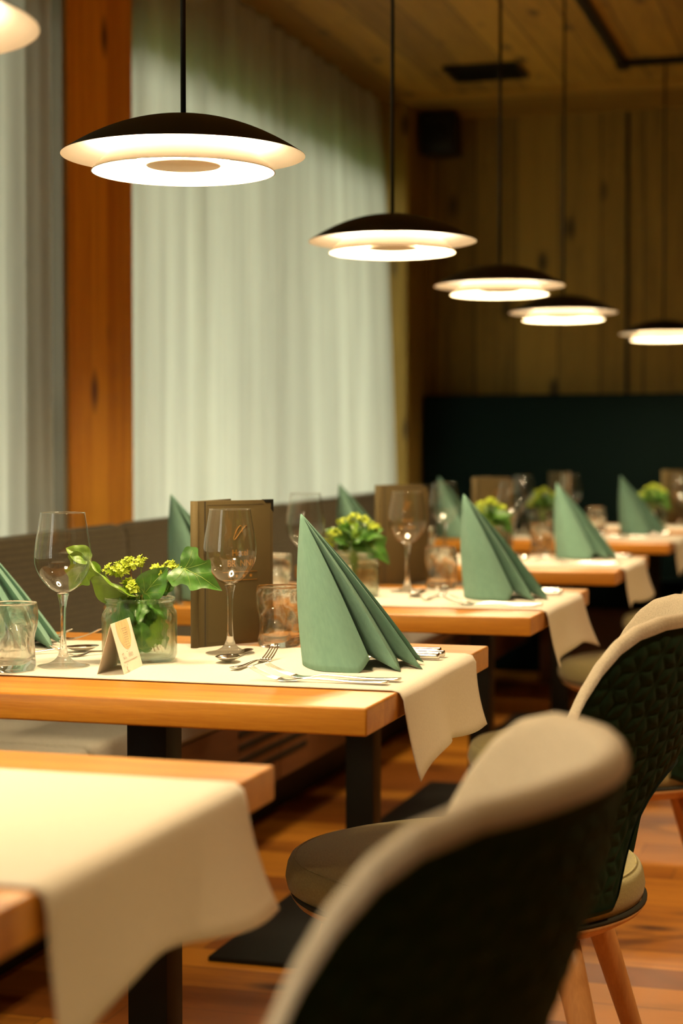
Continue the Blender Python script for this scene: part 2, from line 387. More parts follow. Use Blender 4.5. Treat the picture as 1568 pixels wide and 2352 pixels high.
def curtain(name, y0, y1, label, far_swing=0., step=0., seed=1, n=420, spacing=.085, amp=.022, x0=-2.225):
    rd = random.Random(seed); ph = rd.random() * 6
    # irregular soft folds: wide pleats with a little fine rippling
    edges = [y0]; 
    while edges[-1] < y1: edges.append(edges[-1] + rd.uniform(.10, .26))
    amps = [rd.uniform(.35, 1.0) for _ in edges]; skew = [rd.uniform(-.12, .12) for _ in edges]
    def f(u, v):
        y = y0 + (y1 - y0) * u; z = .06 + (ZC - .02 - .06) * v
        k = 0
        while k < len(edges) - 2 and edges[k+1] < y: k += 1
        q = (y - edges[k]) / (edges[k+1] - edges[k]); q += skew[k] * math.sin(math.pi * q) * (1 - v)
        a = amps[k] * (1 - math.cos(2 * math.pi * q)) + .16 * math.sin(y * 95 + 2 * math.sin(z * .9)) + .10 * math.sin(y * 51 + ph)
        x = x0 + amp * (a - .8) * (1 - .2 * v)
        if step and y < y0 + step: x -= .05 * (1 - sm(y0 + step - .03, y0 + step, y))
        t = sm(y1 - 1.6, y1, y); x += far_swing * t * (1 - v) ** .8
        return (x, y, z)
    V, F = grid(n, 12, f)
    o = mesh(name, V, F, M['curtain'])
    return tag(o, label, 'curtain')
curtain('curtain', .6, 4.52, 'pale linen curtain hanging left of the orange timber post', seed=3, n=460)
curtain('curtain', 5.045, 8.06, 'long pale linen curtain hanging between timber post and rear board wall', far_swing=.115, step=.2, seed=8, n=460)

# speaker, vent, track
sp = empty('wall_speaker', (-2.012, 8.38, 2.53)); tag(sp, 'small black wall speaker high in the corner by the ceiling', 'speaker')
box('speaker_body', (-.085, -.09, 0), (.085, .08, .2), M['black'], sp, bev=.008)
V, F = lathe([(0.0001, 0), (.02, .004), (.05, .006), (.055, .0)], 24)
o = mesh('speaker_cone', [(x, -.094 - z * .0 - z, y + .085) for x, y, z in V], F, M['blackgloss'], sp)
box('speaker_bracket', (-.02, .08, .06), (.02, .2185, .14), M['black'], sp)
vt = empty('ceiling_vent', (-1.62, 7.58, ZC)); tag(vt, 'black rectangular ceiling vent near the rear board wall', 'vent')
boxes('vent_frame', [((-.165, -.14, -.02), (.165, -.125, 0)), ((-.165, .125, -.02), (.165, .14, 0)), ((-.165, -.125, -.02), (-.15, .125, 0)), ((.15, -.125, -.02), (.165, .125, 0)), ((-.15, -.125, -.004), (.15, .125, 0))], M['black'], vt)
boxes('vent_slats', [((-.15, -.115 + k * .025, -.016), (.15, -.107 + k * .025, -.004)) for k in range(10)], M['blackgloss'], vt)
tr = empty('lamp_track', (-1.02, 7.56, ZC)); tag(tr, 'black L-shaped lamp track running along the plank ceiling', 'track')
boxes('track_rail', [((-.018, -7.0, -.028), (.018, .018, 0)), ((.018, -.018, -.028), (3.2, .018, 0))], M['black'], tr)
for k, yy in enumerate((-.05,)): box('track_joint', (-.024, yy, -.034), (.024, yy + .1, -.0), M['blackgloss'], tr)

# ------------------------------------------------------------------ pendant lamp
def make_lamp():
    t = empty('pendant_lamp')
    n = 72
    R0 = .187
    out = [(R0 * math.sin(R(a)) / math.sin(R(90)), 0) for a in (0,)]
    prof = []
    for k in range(21):
        r = R0 * k / 20; prof.append((max(r, .0001), .062 * (1 - (k / 20) ** 2) ** .8 if k < 20 else .0))
    prof = [(max(.0001, R0 * k / 24), .060 * (1 - (k / 24) ** 2.1)) for k in range(25)]
    V, F = lathe(prof, n); mesh('outer_shade', V, F, M['blackgloss'], t)
    V, F = lathe([(r * .9985 if i < 24 else r, z - .0016 if i < 24 else z - .0004) for i, (r, z) in enumerate(prof)], n)
    mesh('shade_lining', V, F, M['lampwhite'], t)
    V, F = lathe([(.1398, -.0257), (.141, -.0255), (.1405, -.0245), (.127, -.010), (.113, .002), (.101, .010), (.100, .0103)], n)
    rg = mesh('inner_ring', V, F, M['ringshade'], t)
    V, F = lathe([(.100, .010), (.112, .001), (.126, -.0115), (.1395, -.0255)], n); mesh('ring_lining', V, F, M['lampwhite'], rg)
    V, F = lathe([(.0001, -.016), (.056, -.016), (.0575, -.0145), (.0575, -.0135)], n); mesh('centre_disc', V, F, M['disc'], t)
    V, F = lathe([(.0560, -.0130), (.0560, .026), (.0001, .028)], n); mesh('light_housing', V, F, M['lampwhite'], t)
    # glowing diffuser ring between disc and inner ring, opaque carrier plate, weaker upper diffuser
    V, F = grid(n, 2, lambda u, v: ((.0565 + .0425 * v) * math.cos(2*math.pi*u), (.0565 + .0425 * v) * math.sin(2*math.pi*u), .002 + .004 * v), cu=True); mesh('diffuser', V, F, M['led'], t)
    V, F = lathe([(.0565, .0035), (.0995, .0075), (.0995, .0082), (.0565, .0045), (.0565, .0035)], n); mesh('carrier_plate', V, F, M['lampwhite'], t)
    V, F = grid(n, 2, lambda u, v: ((.0570 + .041 * v) * math.cos(2*math.pi*u), (.0570 + .041 * v) * math.sin(2*math.pi*u), .0065 + .0035 * v), cu=True); mesh('upper_diffuser', V, F, M['ledup'], t)
    V, F = lathe([(.0001, .063), (.0055, .063), (.0065, .058)], 20); mesh('cap', V, F, M['blackgloss'], t)
    V, F = tube([(0, 0, .06), (0, 0, ZC - .028 - LZ)], .0044, 8); mesh('cord', V, F, M['black'], t)
    return t
LZ = 1.547
lamp_pos = [(-1.022, 1.63, 1.533, 'white-lined pendant lamp cropped by the upper left corner of the photo'),
            (-1.008, 2.505, 1.534, 'large sharp black dome pendant lamp with white underside hanging over the focused table'),
            (-1.015, 3.761, 1.548, 'black dome pendant lamp in front of the far end of the curtain'),
            (-1.011, 4.924, 1.555, 'blurred black dome pendant lamp, third from the left in full view'),
            (-1.007, 5.993, 1.560, 'blurred black dome pendant lamp just left of the cropped farthest one'),
            (-.838, 7.560, 1.585, 'farthest black dome pendant lamp, cropped at the right edge, hanging from the track')]
l0 = make_lamp()
for i, (x, y, z, lab) in enumerate(lamp_pos):
    o = l0 if i == 0 else copy_tree(l0)
    o.location = (x, y, z); tag(o, lab, 'lamp', 'pendant lamps over the tables')
    if i: 
        for c in o.children:
            if c.name.startswith('cord'): c.scale = (1, 1, (ZC - .028 - z) / (ZC - .028 - LZ))

# ------------------------------------------------------------------ bench along the windows
bn = empty('window_bench', (-1.75, 0, 0)); tag(bn, 'long upholstered bench with brown woven back under the curtains', 'bench')
box('bench_plinth', (-.24, -1.6, .0), (.05, 8.05, .2), M['black'], bn)
boxes('bench_base', [((-.24, -1.6 + k * 1.205, .2), (.245, -1.6 + (k + 1) * 1.205 - .006, .40)) for k in range(8)], M['bench_wood'], bn)
for yy in (1.2, 4.1, 6.3):
    boxes('bench_grille', [((.2452, yy, .255 + k * .035), (.2475, yy + .55, .27 + k * .035)) for k in range(4)], M['black'], bn)
for k in range(8):
    y0 = -1.6 + k * 1.205
    box('seat_cushion', (-.2, y0 + .002, .401), (.25, y0 + 1.203, .482), M['bench_seat'], bn, bev=.018, seg=4)
def zback(y): return .838 + .0105 * y
seams = [-1.6, -.4, 1.1, 2.6, 4.42, 5.9, 7.3, 8.05]
for a, b in zip(seams, seams[1:]):
    def f(u, v, a=a, b=b):
        # closed section swept along y with softened ends
        y = a + .004 + (b - a - .008) * u; e = min(u, 1 - u) * (b - a); sh = 1 - .5 * (1 - sm(0, .02, e))
        zt = zback(y) - (1 - sm(0, .02, e)) * .006
        sec = [(-.245, .40), (-.170, .40), (-.185, .60), (-.195, zt - .03), (-.205, zt - .006), (-.225, zt), (-.240, zt - .006), (-.245, zt - .03), (-.245, .40)]
        x, z = sec[int(round(v * 8))]
        return (x - .004 * (1 - sh), y, z)
    V, F = grid(40, 9, f); b0 = 0
    F += [tuple(range(8)), tuple(39 * 9 + j for j in range(8))]
    mesh('back_cushion', V, F, M['bench_back'], bn, smooth=False)
# rear bench with tall dark teal back
rb = empty('rear_bench', (0, 8.3, 0)); tag(rb, 'dark teal upholstered bench with tall back along the board wall', 'bench')
box('bench_back', (-2.11, .1, .0), (4.0, .19, 1.36), M['head'], rb, bev=.02, seg=3)
box('bench_seat', (-1.45, -.36, .36), (4.0, .099, .48), M['head'], rb, bev=.02, seg=3)
box('bench_base', (-1.45, -.28, .0), (4.0, .09, .359), M['bench_wood'], rb)

# ------------------------------------------------------------------ tables
TW, TL, TH = .757, .925, .0375
def make_table():
    t = empty('dining_table')
    box('tabletop', (-TL, 0, .75 - TH), (0, TW, .75), M['table'], t, bev=.0035, seg=3)
    cx, cy = -.455, TW / 2
    box('column', (cx - .033, cy - .033, .012), (cx + .033, cy + .033, .75 - TH - .005), M['black'], t, bev=.002)
    box('floor_plate', (cx - .235, cy - .378, .0), (cx + .235, cy + .30, .012), M['black'], t, bev=.004)
    box('mounting_plate', (cx - .2, cy - .2, .75 - TH - .006), (cx + .2, cy + .2, .75 - TH - .0003), M['black'], t)
    return t
TABLES = [(-.594, .972), (-.613, 2.147), (-.637, 3.419), (-.658, 4.791), (-.677, 6.326), (-.43, 7.25)]
TN = ['blurred foreground table', 'sharply focused table', 'table just behind the focused one', 'second table behind the focused one', 'third table behind the focused one', 'farthest table']
tdesc = ['oak table with black column, blurred in the left foreground', 'oak table in sharp focus carrying the clear place card',
         'oak table directly behind the sharply focused table', 'oak table second behind the sharply focused table', 'small looking blurred oak table, third behind the focused one', 'farthest oak table, in front of the dark teal rear bench']
t0 = make_table()
for i, (x, y) in enumerate(TABLES):
    o = t0 if i == 0 else copy_tree(t0); o.location = (x, y, 0); tag(o, tdesc[i], 'table', 'oak tables along the bench')

# runners: lie on the table, drape over the right end
def runner(i, y0, y1, hang, seed, rot=0.):
    rd = random.Random(seed); tx, ty = TABLES[i]
    Ltop = TL; r = .012; nu, nv = 90, 40
    total = Ltop + hang
    p1, p2 = rd.uniform(0, 6), rd.uniform(0, 6)
    def f(u, v):
        s = total * u; w = y0 + (y1 - y0) * v
        edge = Ltop - .006
        if s < edge: x = -Ltop + s + .001; z = .7516; 
        else:
            q = s - edge; arc = r * math.pi / 2
            if q < arc: a = q / r; x = -.006 + .001 + r * math.sin(a); z = .7516 - r * (1 - math.cos(a))
            else:
                d = q - arc; x = .007 + .001 + .06 * d + .5 * d * d * 1.2; z = .7516 - r - d * .995
                k = d / hang
                x += (.014 * math.sin(w * 11 + p1) + .006 * math.sin(w * 27 + p2)) * k + .012 * k * k
                w += (v - .5) * .035 * k * k + .010 * math.sin(v * 5 + p1) * k
                z += .010 * k * math.sin(v * 7 + p2)  # hem dips between folds
                z -= .012 * k * (abs(2 * v - 1)) ** 3
        return (x, w, z)
    V, F = grid(nu, nv, f)
    o = mesh('table_runner', V, F, M['runner'], smooth=True)
    sd = o.modifiers.new('thick', 'SOLIDIFY'); sd.thickness = .0012; sd.offset = 1
    o.location = (tx, ty, 0)
    tag(o, 'cream linen runner draped over the right end of the ' + TN[i], 'table runner', 'linen table runners')
runner(0, .205, .642, .112, 1)
runner(1, .155, .615, .106, 2)
runner(2, .150, .615, .108, 3)
runner(3, .150, .615, .108, 4)
runner(4, .150, .615, .108, 5)
runner(5, .150, .60, .10, 6)

# ------------------------------------------------------------------ chairs
def hexgroove(u, v, a=.0245):
    # rhombille pattern distance: hexagon borders and three spokes
    q = (2/3 * u) / a; r_ = (-1/3 * u + math.sqrt(3)/3 * v) / a
    x, z = q, r_; y = -x - z
    rx, ry, rz = round(x), round(y), round(z)
    dx, dy, dz = abs(rx-x), abs(ry-y), abs(rz-z)
    if dx > dy and dx > dz: rx = -ry - rz
    elif dy > dz: ry = -rx - rz
    else: rz = -rx - ry
    cu = a * 1.5 * rx; cv = a * (math.sqrt(3)/2 * rx + math.sqrt(3) * rz)
    lu, lv = u - cu, v - cv
    ap = a * math.sqrt(3) / 2
    d = 1e9
    for k in range(6):
        an = R(30 + 60 * k); d = min(d, ap - (lu * math.cos(an) + lv * math.sin(an)))
    for k in (0, 2, 4):
        an = R(60 * k); al = lu * math.cos(an) + lv * math.sin(an)
        if al > 0: d = min(d, abs(-lu * math.sin(an) + lv * math.cos(an)))
        else: d = min(d, math.hypot(lu, lv))
    return d
ZT = [(0, .853), (20, .853), (38, .849), (46, .838), (51, .820), (55, .792), (58, .756), (60.5, .70), (62.3, .63), (63.5, .52)]
def ztop(t):
    t = abs(t)
    return lerp(ZT, t)
def zbot(t): 
    t = abs(t); return lerp([(0, .620), (12, .617), (18, .602), (22, .580), (25, .548), (27.5, .505), (30, .452), (32, .436), (56, .432), (63.5, .445)], t)
def rad(z): return lerp([(.40, .272), (.55, .286), (.62, .300), (.70, .314), (.86, .336)], z)
def lean(z): return .045 * sm(.5, .86, z)
TMAX = 63.5
def make_chair():
    c = empty('dining_chair')
    nt_, nz_ = 260, 130
    # smooth the rim table
    def P(t, z, off):
        r = rad(z) - off; a = R(t)
        return (r * math.cos(a) + lean(z), r * math.sin(a), z)
    def fo(u, v):
        t = -TMAX + 2 * TMAX * u; zb, zt = zbot(t), ztop(t); z = zb + (zt - zb) * v
        d = hexgroove(R(t) * .30, z)
        e = min(v, 1 - v) * (zt - zb)
        pil = .0038 * (1 - math.exp(-(d / .005))) * sm(.008, .035, e)
        return P(t, z, .0055 - pil)
    V, F = grid(nt_, nz_, fo); mesh('backrest_shell', V, F, M['chair_out'], c)
    th = .030
    def loop(u):
        t = -TMAX + 2 * TMAX * u; zb, zt = zbot(t), ztop(t)
        pts = []
        # rounded top lip from outside to inside
        for k in range(9):
            a = math.pi * k / 8
            off = .002 + (th / 2) * (1 - math.cos(a)); zz = zt - .010 + (.012 + .006) * math.sin(a)
            pts.append(P(t, zz, off))
        for k in range(1, 12):
            z = (zt - .010) + (zb + .006 - zt + .010) * k / 11
            pad = .008 * math.sin(math.pi * k / 11)
            pts.append(P(t, z, .002 + th + pad))
        return pts
    nn = 200; rows = [loop(i / (nn - 1)) for i in range(nn)]; m = len(rows[0])
    V = [p for r in rows for p in r]
    F = [(i*m+j, (i+1)*m+j, (i+1)*m+j+1, i*m+j+1) for i in range(nn-1) for j in range(m-1)]
    F += [tuple(range(m)), tuple((nn-1)*m+j for j in range(m))]
    mesh('backrest_lining', V, F, M['chair_in'], c)
    def edge(u, v):
        t = -TMAX + 2 * TMAX * u; zb = zbot(t); a = math.pi * v
        return P(t, zb + .0062 - .010 * math.sin(a), .002 + th / 2 * (1 - math.cos(a)))
    V, F = grid(260, 7, edge); mesh('lower_edge', V, F, M['chair_out'], c)
    # seat cushion, slightly squared circle
    def seat_r(a):
        return .262 + .012 * abs(math.cos(2 * a)) * (1 if math.cos(a) < 0 else 0)
    prof = [(0.0001, .492), (.35, .491), (.65, .488), (.85, .480), (.94, .472), (.965, .468), (.985, .4665), (1.0, .458), (1.012, .44), (1.0, .425), (.97, .419), (.5, .419), (.0001, .419)]
    V, F = grid(72, len(prof), lambda u, v: (seat_r(2*math.pi*u) * prof[int(round(v*(len(prof)-1)))][0] * math.cos(2*math.pi*u) * 1.0, seat_r(2*math.pi*u) * prof[int(round(v*(len(prof)-1)))][0] * math.sin(2*math.pi*u), prof[int(round(v*(len(prof)-1)))][1]), cu=True)
    st = mesh('seat', V, F, M['chair_seat'], c)
    for zz, rr in ((.4685, .960),):
        path = [(seat_r(a) * rr * math.cos(a), seat_r(a) * rr * math.sin(a), zz + .001) for a in [2*math.pi*k/72 for k in range(73)]]
        V, F = tube(path, .0016, 6); mesh('seat_seam', V, F, M['chair_seat'], st)
    V, F = lathe([(.0001, .384), (.20, .386), (.238, .394), (.262, .408), (.268, .417), (.258, .4185), (.0001, .4185)], 72)
    mesh('seat_base', V, F, M['leg_wood'], c)
    V, F = lathe([(.262, .4165), (.268, .4185), (.268, .4225), (.262, .4235)], 72); mesh('seat_piping', V, F, M['piping'], c)
    for sx in (-1, 1):
        for sy in (-1, 1):
            top = Vector((.165 * sx, .165 * sy, .392)); bot = Vector((.272 * sx, .272 * sy, 0.0))
            pts = [top.lerp(bot, k / 8) for k in range(9)]
            V, F = tube(pts, [.0225 - .0095 * k / 8 for k in range(9)], 16)
            V = [Vector((v[0], v[1], max(v[2], 0))) for v in V]
            mesh('leg', V, F, M['leg_wood'], c)
    return c
CH = [(-.543, 1.270, 0, 2, 'blurred dark backed tub chair in the foreground, at the foreground table'),
      (-.572, 2.56, 0, 3, 'tub chair with dark green quilted back at the sharply focused table'),
      (-.529, 3.636, 0, 12, 'tub chair at the table just behind the focused one, mostly hidden'),
      (-.585, 5.085, 0, 3, 'tub chair with olive seat at the second table behind the focused one'),
      (-.594, 6.55, 0, 0, 'tub chair with grey seat at the third table behind the focused one'),
      (-.28, 7.50, 0, 0, 'farthest tub chair, beside the table by the rear bench')]
ch0 = make_chair()
for i, (x, y, z, a, lab) in enumerate(CH):
    o = ch0 if i == 0 else copy_tree(ch0); o.location = (x, y, z); o.rotation_euler = (0, 0, R(a)); tag(o, lab, 'chair', 'tub chairs at the table ends')

# ------------------------------------------------------------------ tableware prototypes (base at origin)
def make_wine():
    t = empty('wine_glass')
    bowl = crom([(.0001, .1130), (.010, .1140), (.022, .1215), (.034, .136), (.0415, .152), (.0433, .167), (.0415, .187), (.0375, .210), (.0335, .2345)], 6)
    V, F = lathe([(max(.0001, p[0]), p[1]) for p in bowl], 56); mesh('bowl', V, F, M['wineglass'], t)
    V, F = tube([(.0335 * math.cos(a), .0335 * math.sin(a), .2345) for a in [2*math.pi*k/56 for k in range(57)]], .0006, 6); mesh('rim', V, F, M['stemglass'], t)
    prof = crom([(.0001, .1128), (.0085, .1118), (.0075, .105), (.0050, .092), (.0042, .070), (.0044, .045), (.0060, .025), (.0105, .0135), (.020, .0065), (.032, .0030), (.0395, .0018)], 5)
    prof = [(max(.0001, p[0]), p[1]) for p in prof] + [(.0402, .0010), (.0395, .0006), (.0001, .0006)]
    V, F = lathe(prof, 48); mesh('stem_and_foot', V, F, M['stemglass'], t)
    return t
def make_tumbler():
    t = empty('water_tumbler')
    H = .104
    def rr(a, z, inner):
        k = z / H
        w = math.sin(3 * a + 5 * k) * .0016 + math.sin(2 * a - 7 * k + 1) * .0018 + math.sin(5 * a + 9 * k) * .0006
        w *= math.sin(math.pi * min(1, max(0, k))) ** .5 if k < .97 else .25
        sq = .0022 * math.cos(4 * a) * (1 - k) 
        base = .0352 + .0015 * k + .0018 * math.sin(6.5 * k - .4) + sq + w * 2.3
        return base - (0 if not inner else .0022 + .0022 * (1 - k))
    n = 56
    outer = [(0.0, 'c'), (.0005, .80), (.001, .93)] 
    def f(u, v):
        a = 2 * math.pi * u
        if v < .5:   # outside going up
            k = v / .5; z = H * (k ** 1.0); r = rr(a, z, False) * (min(1., .90 + k * 8 * .1) if k < .125 else 1)
            return (r * math.cos(a), r * math.sin(a), max(z, .0006))
        k = 1 - (v - .5) / .5; z = .013 + (H - .013) * k; r = rr(a, z, True) * (sm(-.02, .08, k) ** .4)
        return (r * math.cos(a), r * math.sin(a), z)
    V, F = grid(n, 60, f, cu=True); b = len(V)
    V += [(0, 0, .0015), (0, 0, .0125)]
    for i in range(n):
        j = (i + 1) % n; F += [(i*60, j*60, b), (i*60+59, j*60+59, b+1)]
    mesh('glass_body', V, F, M['tumbler'], t)
    return t
def napkin_mesh():
    A = Vector((0.0, .0, .232))
    base = [(.003, .0, 0), (.012, -.05, 0), (.030, -.088, 0), (.060, -.104, 0), (.088, -.108, 0), (.104, -.090, .018),
            (.100, -.030, .020), (.150, -.098, 0.0), (.146, -.030, .014), (.184, -.068, 0.0), (.170, -.005, .012), (.188, -.012, .004),
            (.172, .018, .012), (.180, .055, 0.0), (.145, .040, .012), (.145, .095, 0), (.100, .055, .012), (.088, .105, 0), (.055, .098, 0), (.028, .08, 0), (.010, .045, 0)]
    sharp = {5, 6, 7, 8, 9, 10, 11, 12, 13, 14, 15, 16, 17}
    B = [Vector(b) for b in base]; pts = []
    n = len(B)
    for i in range(n):
        a, b = B[i], B[(i + 1) % n]; m = 6
        for k in range(m):
            t = k / m
            if i in sharp or (i + 1) % n in sharp and i in sharp:
                p = a.lerp(b, t)
            else:
                p0 = B[i-1] if i not in sharp else a; p3 = B[(i+2) % n] if (i+1) % n not in sharp else b
                p = .5 * ((2*a) + (b-p0)*t + (2*p0-5*a+4*b-p3)*t*t + (3*a-p0-3*b+p3)*t**3)
            pts.append(p)
    N_ = len(pts); NR = 24; V = []; F = []; uv = []
    for j in range(NR + 1):
        s = j / NR
        for i, p in enumerate(pts):
            q = A.lerp(p, max(s, .004))
            # cones belly outwards slightly
            bel = .007 * math.sin(math.pi * s)
            d = Vector((p.x - .075, p.y, 0)); 
            if d.length > 0: q = q + d.normalized() * bel
            if j == NR and p.z == 0: q.z = .0004
            V.append(q); uv.append((i * .012, s * .24))
    for j in range(NR):
        for i in range(N_):
            k = (i + 1) % N_
            F.append((j*N_+i, j*N_+k, (j+1)*N_+k, (j+1)*N_+i))
    return V, F, uv
def make_napkin():
    V, F, uv = napkin_mesh()
    o = mesh('folded_napkin', V, F, M['napkin'], smooth=True, uv=uv)
    try: o.data.set_sharp_from_angle(angle=R(35))
    except Exception: pass
    sd = o.modifiers.new('thick', 'SOLIDIFY'); sd.thickness = .0009; sd.offset = 1
    return o
def ribbon(path, width, thick, n=12):
    """flattened bar along +x: path = [(x,z)], width/thick per point"""
    V = []; F = []
    for (x, z), w_, t_ in zip(path, width, thick):
        for k in range(n):
            a = 2 * math.pi * k / n
            V.append((x, w_ * math.copysign(abs(math.cos(a)) ** .8, math.cos(a)), z + t_ * math.sin(a)))
    m = len(path)
    for i in range(m - 1):
        for k in range(n):
            l = (k + 1) % n; F.append((i*n+k, i*n+l, (i+1)*n+l, (i+1)*n+k))
    F += [tuple(range(n)), tuple((m-1)*n+k for k in range(n))]
    return V, F
def samp(pts, m=6): return crom(pts, m)
def make_fork(s=1.0):
    """handle end at x=0, tines towards -x"""
    ctrl = samp([(0, .0045, .0092, .0012), (-.012, .004, .0098, .0016), (-.05, .0025, .0062, .0020), (-.09, .0035, .0032, .0022), (-.118, .0045, .0028, .0020), (-.135, .0018, .0075, .0012), (-.150, .0012, .0122, .0010), (-.160, .0022, .0126, .0009)] and
                [Vector((0, .0045, .0092)), Vector((-.012, .004, .0098)), Vector((-.05, .003, .0060)), Vector((-.09, .0045, .0034)), Vector((-.118, .0050, .0030)), Vector((-.135, .0022, .0080)), Vector((-.150, .0016, .0120)), Vector((-.160, .0028, .0124))], 5)
    path = [(p.x * s, p.y) for p in ctrl]; W = [p.z * s for p in ctrl]
    T = [max(.0007, .0018 - .0012 * sm(.10, .15, -p.x)) for p in ctrl]
    parts = [ribbon(path, W, T)]
    for k in range(4):
        y = (-.0093 + .0062 * k) * s
        pts = [Vector((-.158 * s, y, .0026)), Vector((-.175 * s, y * .98, .0068)), Vector((-.192 * s, y * .93, .0135)), Vector((-.206 * s, y * .9, .0205))]
        parts.append(tube(samp(pts, 4), [.0017 - .0009 * q / 12 for q in range(13)], 8, [.65] * 13))
    V, F = merge(parts); o = mesh('dinner_fork', V, F, M['steel']); return o
def make_spoon():
    ctrl = samp([Vector((0, .0040, .0080)), Vector((-.012, .0038, .0086)), Vector((-.05, .0028, .0052)), Vector((-.095, .0060, .0028)), Vector((-.120, .0075, .0026))], 6)
    parts = [ribbon([(p.x, p.y) for p in ctrl], [p.z for p in ctrl], [.0016] * len(ctrl))]
    # bowl: shallow ellipsoid shell
    V = []; F = []; n = 28; m = 8
    for side in (0, 1):
        b = len(V)
        for j in range(m + 1):
            q = j / m
            for k in range(n):
                a = 2 * math.pi * k / n
                x = -.146 + .029 * q * math.cos(a); y = .0185 * q * math.sin(a) * (1 + .12 * math.cos(a + math.pi))
                z = .0095 - .0085 * (1 - q * q) + (.0009 if side == 0 else 0) * (1 if q < 1 else .5)
                V.append((x, y, z))
        for j in range(m):
            for k in range(n):
                l = (k + 1) % n; F.append((b+j*n+k, b+j*n+l, b+(j+1)*n+l, b+(j+1)*n+k))
    for k in range(n):
        l = (k + 1) % n; F.append((m*n+k, m*n+l, (2*m+1)*n+l, (2*m+1)*n+k))
    parts.append((V, F)); V, F = merge(parts)
    return mesh('dessert_spoon', V, F, M['steel'])
def make_knife():
    hp = samp([Vector((0, .0065, .0075)), Vector((-.006, .0065, .0086)), Vector((-.05, .0060, .0078)), Vector((-.085, .0055, .0062)), Vector((-.092, .0052, .0050))], 5)
    t = empty('dinner_knife')
    V, F = ribbon([(p.x, p.y) for p in hp], [p.z for p in hp], [.0052] * 4 + [.0050] * (len(hp) - 6) + [.0040, .0034])
    mesh('handle', V, F, M['steel'], t)
    bp = [(-.090, .0028, .006), (-.11, .003, .0085), (-.15, .003, .0098), (-.185, .003, .0090), (-.203, .003, .0055), (-.208, .003, .002)]
    V = []; F = []
    for x, z, w_ in bp: V += [(x, -w_, z - .0012), (x, w_ * .8, z - .0002), (x, w_ * .8, z + .0010), (x, -w_, z - .0008)]
    for i in range(len(bp) - 1):
        for k in range(4): F.append((i*4+k, i*4+(k+1) % 4, (i+1)*4+(k+1) % 4, (i+1)*4+k))
    F += [(0, 1, 2, 3), tuple(len(V) - 4 + k for k in range(4))]
    mesh('blade', V, F, M['steel'], t)
    return t
def hexr(a, ap, round_=.35):
    # rounded hexagon radius
    k = (a % R(60)) - R(30); h = ap / math.cos(k); return h * (1 - round_) + ap * 1.07 * round_
def make_jar():
    t = empty('glass_jar')
    prof = [(0.0, 0.0005, 0), (.80, .0006, .6), (.93, .002, 1), (1.0, .009, 1), (1.0, .04, 1), (1.0, .070, 1), (.985, .0765, 1), (.93, .081, .6), (.90, .084, .2), (.885, .0875, 0), (.915, .0895, 0), (.885, .0915, 0), (.885, .0945, 0), (.93, .096, 0), (.935, .0985, 0), (.91, .1000, 0),
            (.87, .0990, 0), (.86, .09, 0), (.87, .083, .2), (.95, .074, 1), (.955, .06, 1), (.955, .02, 1), (.92, .010, 1), (.80, .0065, .6), (0.0, .006, 0)]
    ap = .0575
    def f(u, v):
        a = 2 * math.pi * u; s, z, hx = prof[int(round(v * (len(prof) - 1)))]
        r = s * (hexr(a, ap * .985) * hx + ap * 1.035 * (1 - hx)); r = max(r, .0001)
        return (r * math.cos(a), r * math.sin(a), z)
    V, F = grid(96, len(prof), f, cu=True); mesh('jar_body', V, F, M['jar'], t)
    return t
# ivy leaf: lobed outline, folded along the midrib, with raised veins
LOBES = [(0, 0), (.16, -.13), (.38, -.14), (.46, -.02), (.50, .10), (.36, .20), (.33, .34), (.40, .46), (.30, .55), (.20, .62), (.10, .82), (0, 1.0)]
SIMPLE = [(0, 0), (.14, -.06), (.30, .02), (.40, .20), (.42, .38), (.36, .58), (.24, .76), (.10, .92), (0, 1.0)]
def leaf_geo(size, outline, curl=.25, fold=.35, wave=.04, seed=0):
    rd = random.Random(seed); out = [(p[0], p[1]) for p in crom([(a, b) for a, b in outline], 4)]
    rings = 5; V = []; F = []
    def lift(x, y): return (abs(x) * fold + wave * math.sin(x * 14 + seed) * math.cos(y * 9 + seed) - curl * (y - .2) ** 2 * (1 if y > .2 else .4))
    parts = []
    for sgn in (-1, 1):
        b = len(V); m = len(out)
        for (x, y) in out:
            for k in range(rings + 1):
                q = k / rings; xx = x * q * sgn
                yy = y * q + (y * .9 + .05) * (1 - q); yy = y + ((y * .85 + .08) - y) * (1 - q)
                V.append(((xx) * size, yy * size, lift(xx, yy) * size))
        for i in range(m - 1):
            for k in range(rings): F.append((b+i*(rings+1)+k, b+(i+1)*(rings+1)+k, b+(i+1)*(rings+1)+k+1, b+i*(rings+1)+k+1))
    veins = []
    for tx, ty, w_ in [(0, .95, .011), (.40, .02, .008), (-.40, .02, .008), (.34, .42, .007), (-.34, .42, .007), (.2, .6, .005), (-.2, .6, .005), (.25, .16, .004), (-.25, .16, .004)]:
        if outline is SIMPLE and abs(ty - .02) < .01: tx *= .6; ty = .1
        pts = []
        sx, sy = (0, .06) if ty < .5 or tx == 0 else (0, .3)
        for k in range(7):
            q = k / 6; x = sx + (tx - sx) * q; y = sy + (ty - sy) * q + .04 * math.sin(math.pi * q) * (1 if tx else 0)
            pts.append(Vector((x * size, y * size, (lift(x, y) + .006) * size)))
        veins.append(tube(pts, [w_ * size * (1 - .7 * k / 6) for k in range(7)], 5, [.5] * 7))
    return (V, F), merge(veins)
def leaf(parent, size, M4, outline=LOBES, m='leaf', **kw):
    (V, F), (VV, VF) = leaf_geo(size, outline, **kw)
    o = mesh('leaf', [M4 @ Vector(v) for v in V], F, M[m], parent)
    mesh('leaf_veins', [M4 @ Vector(v) for v in VV], VF, M['vein'], o)
    return o
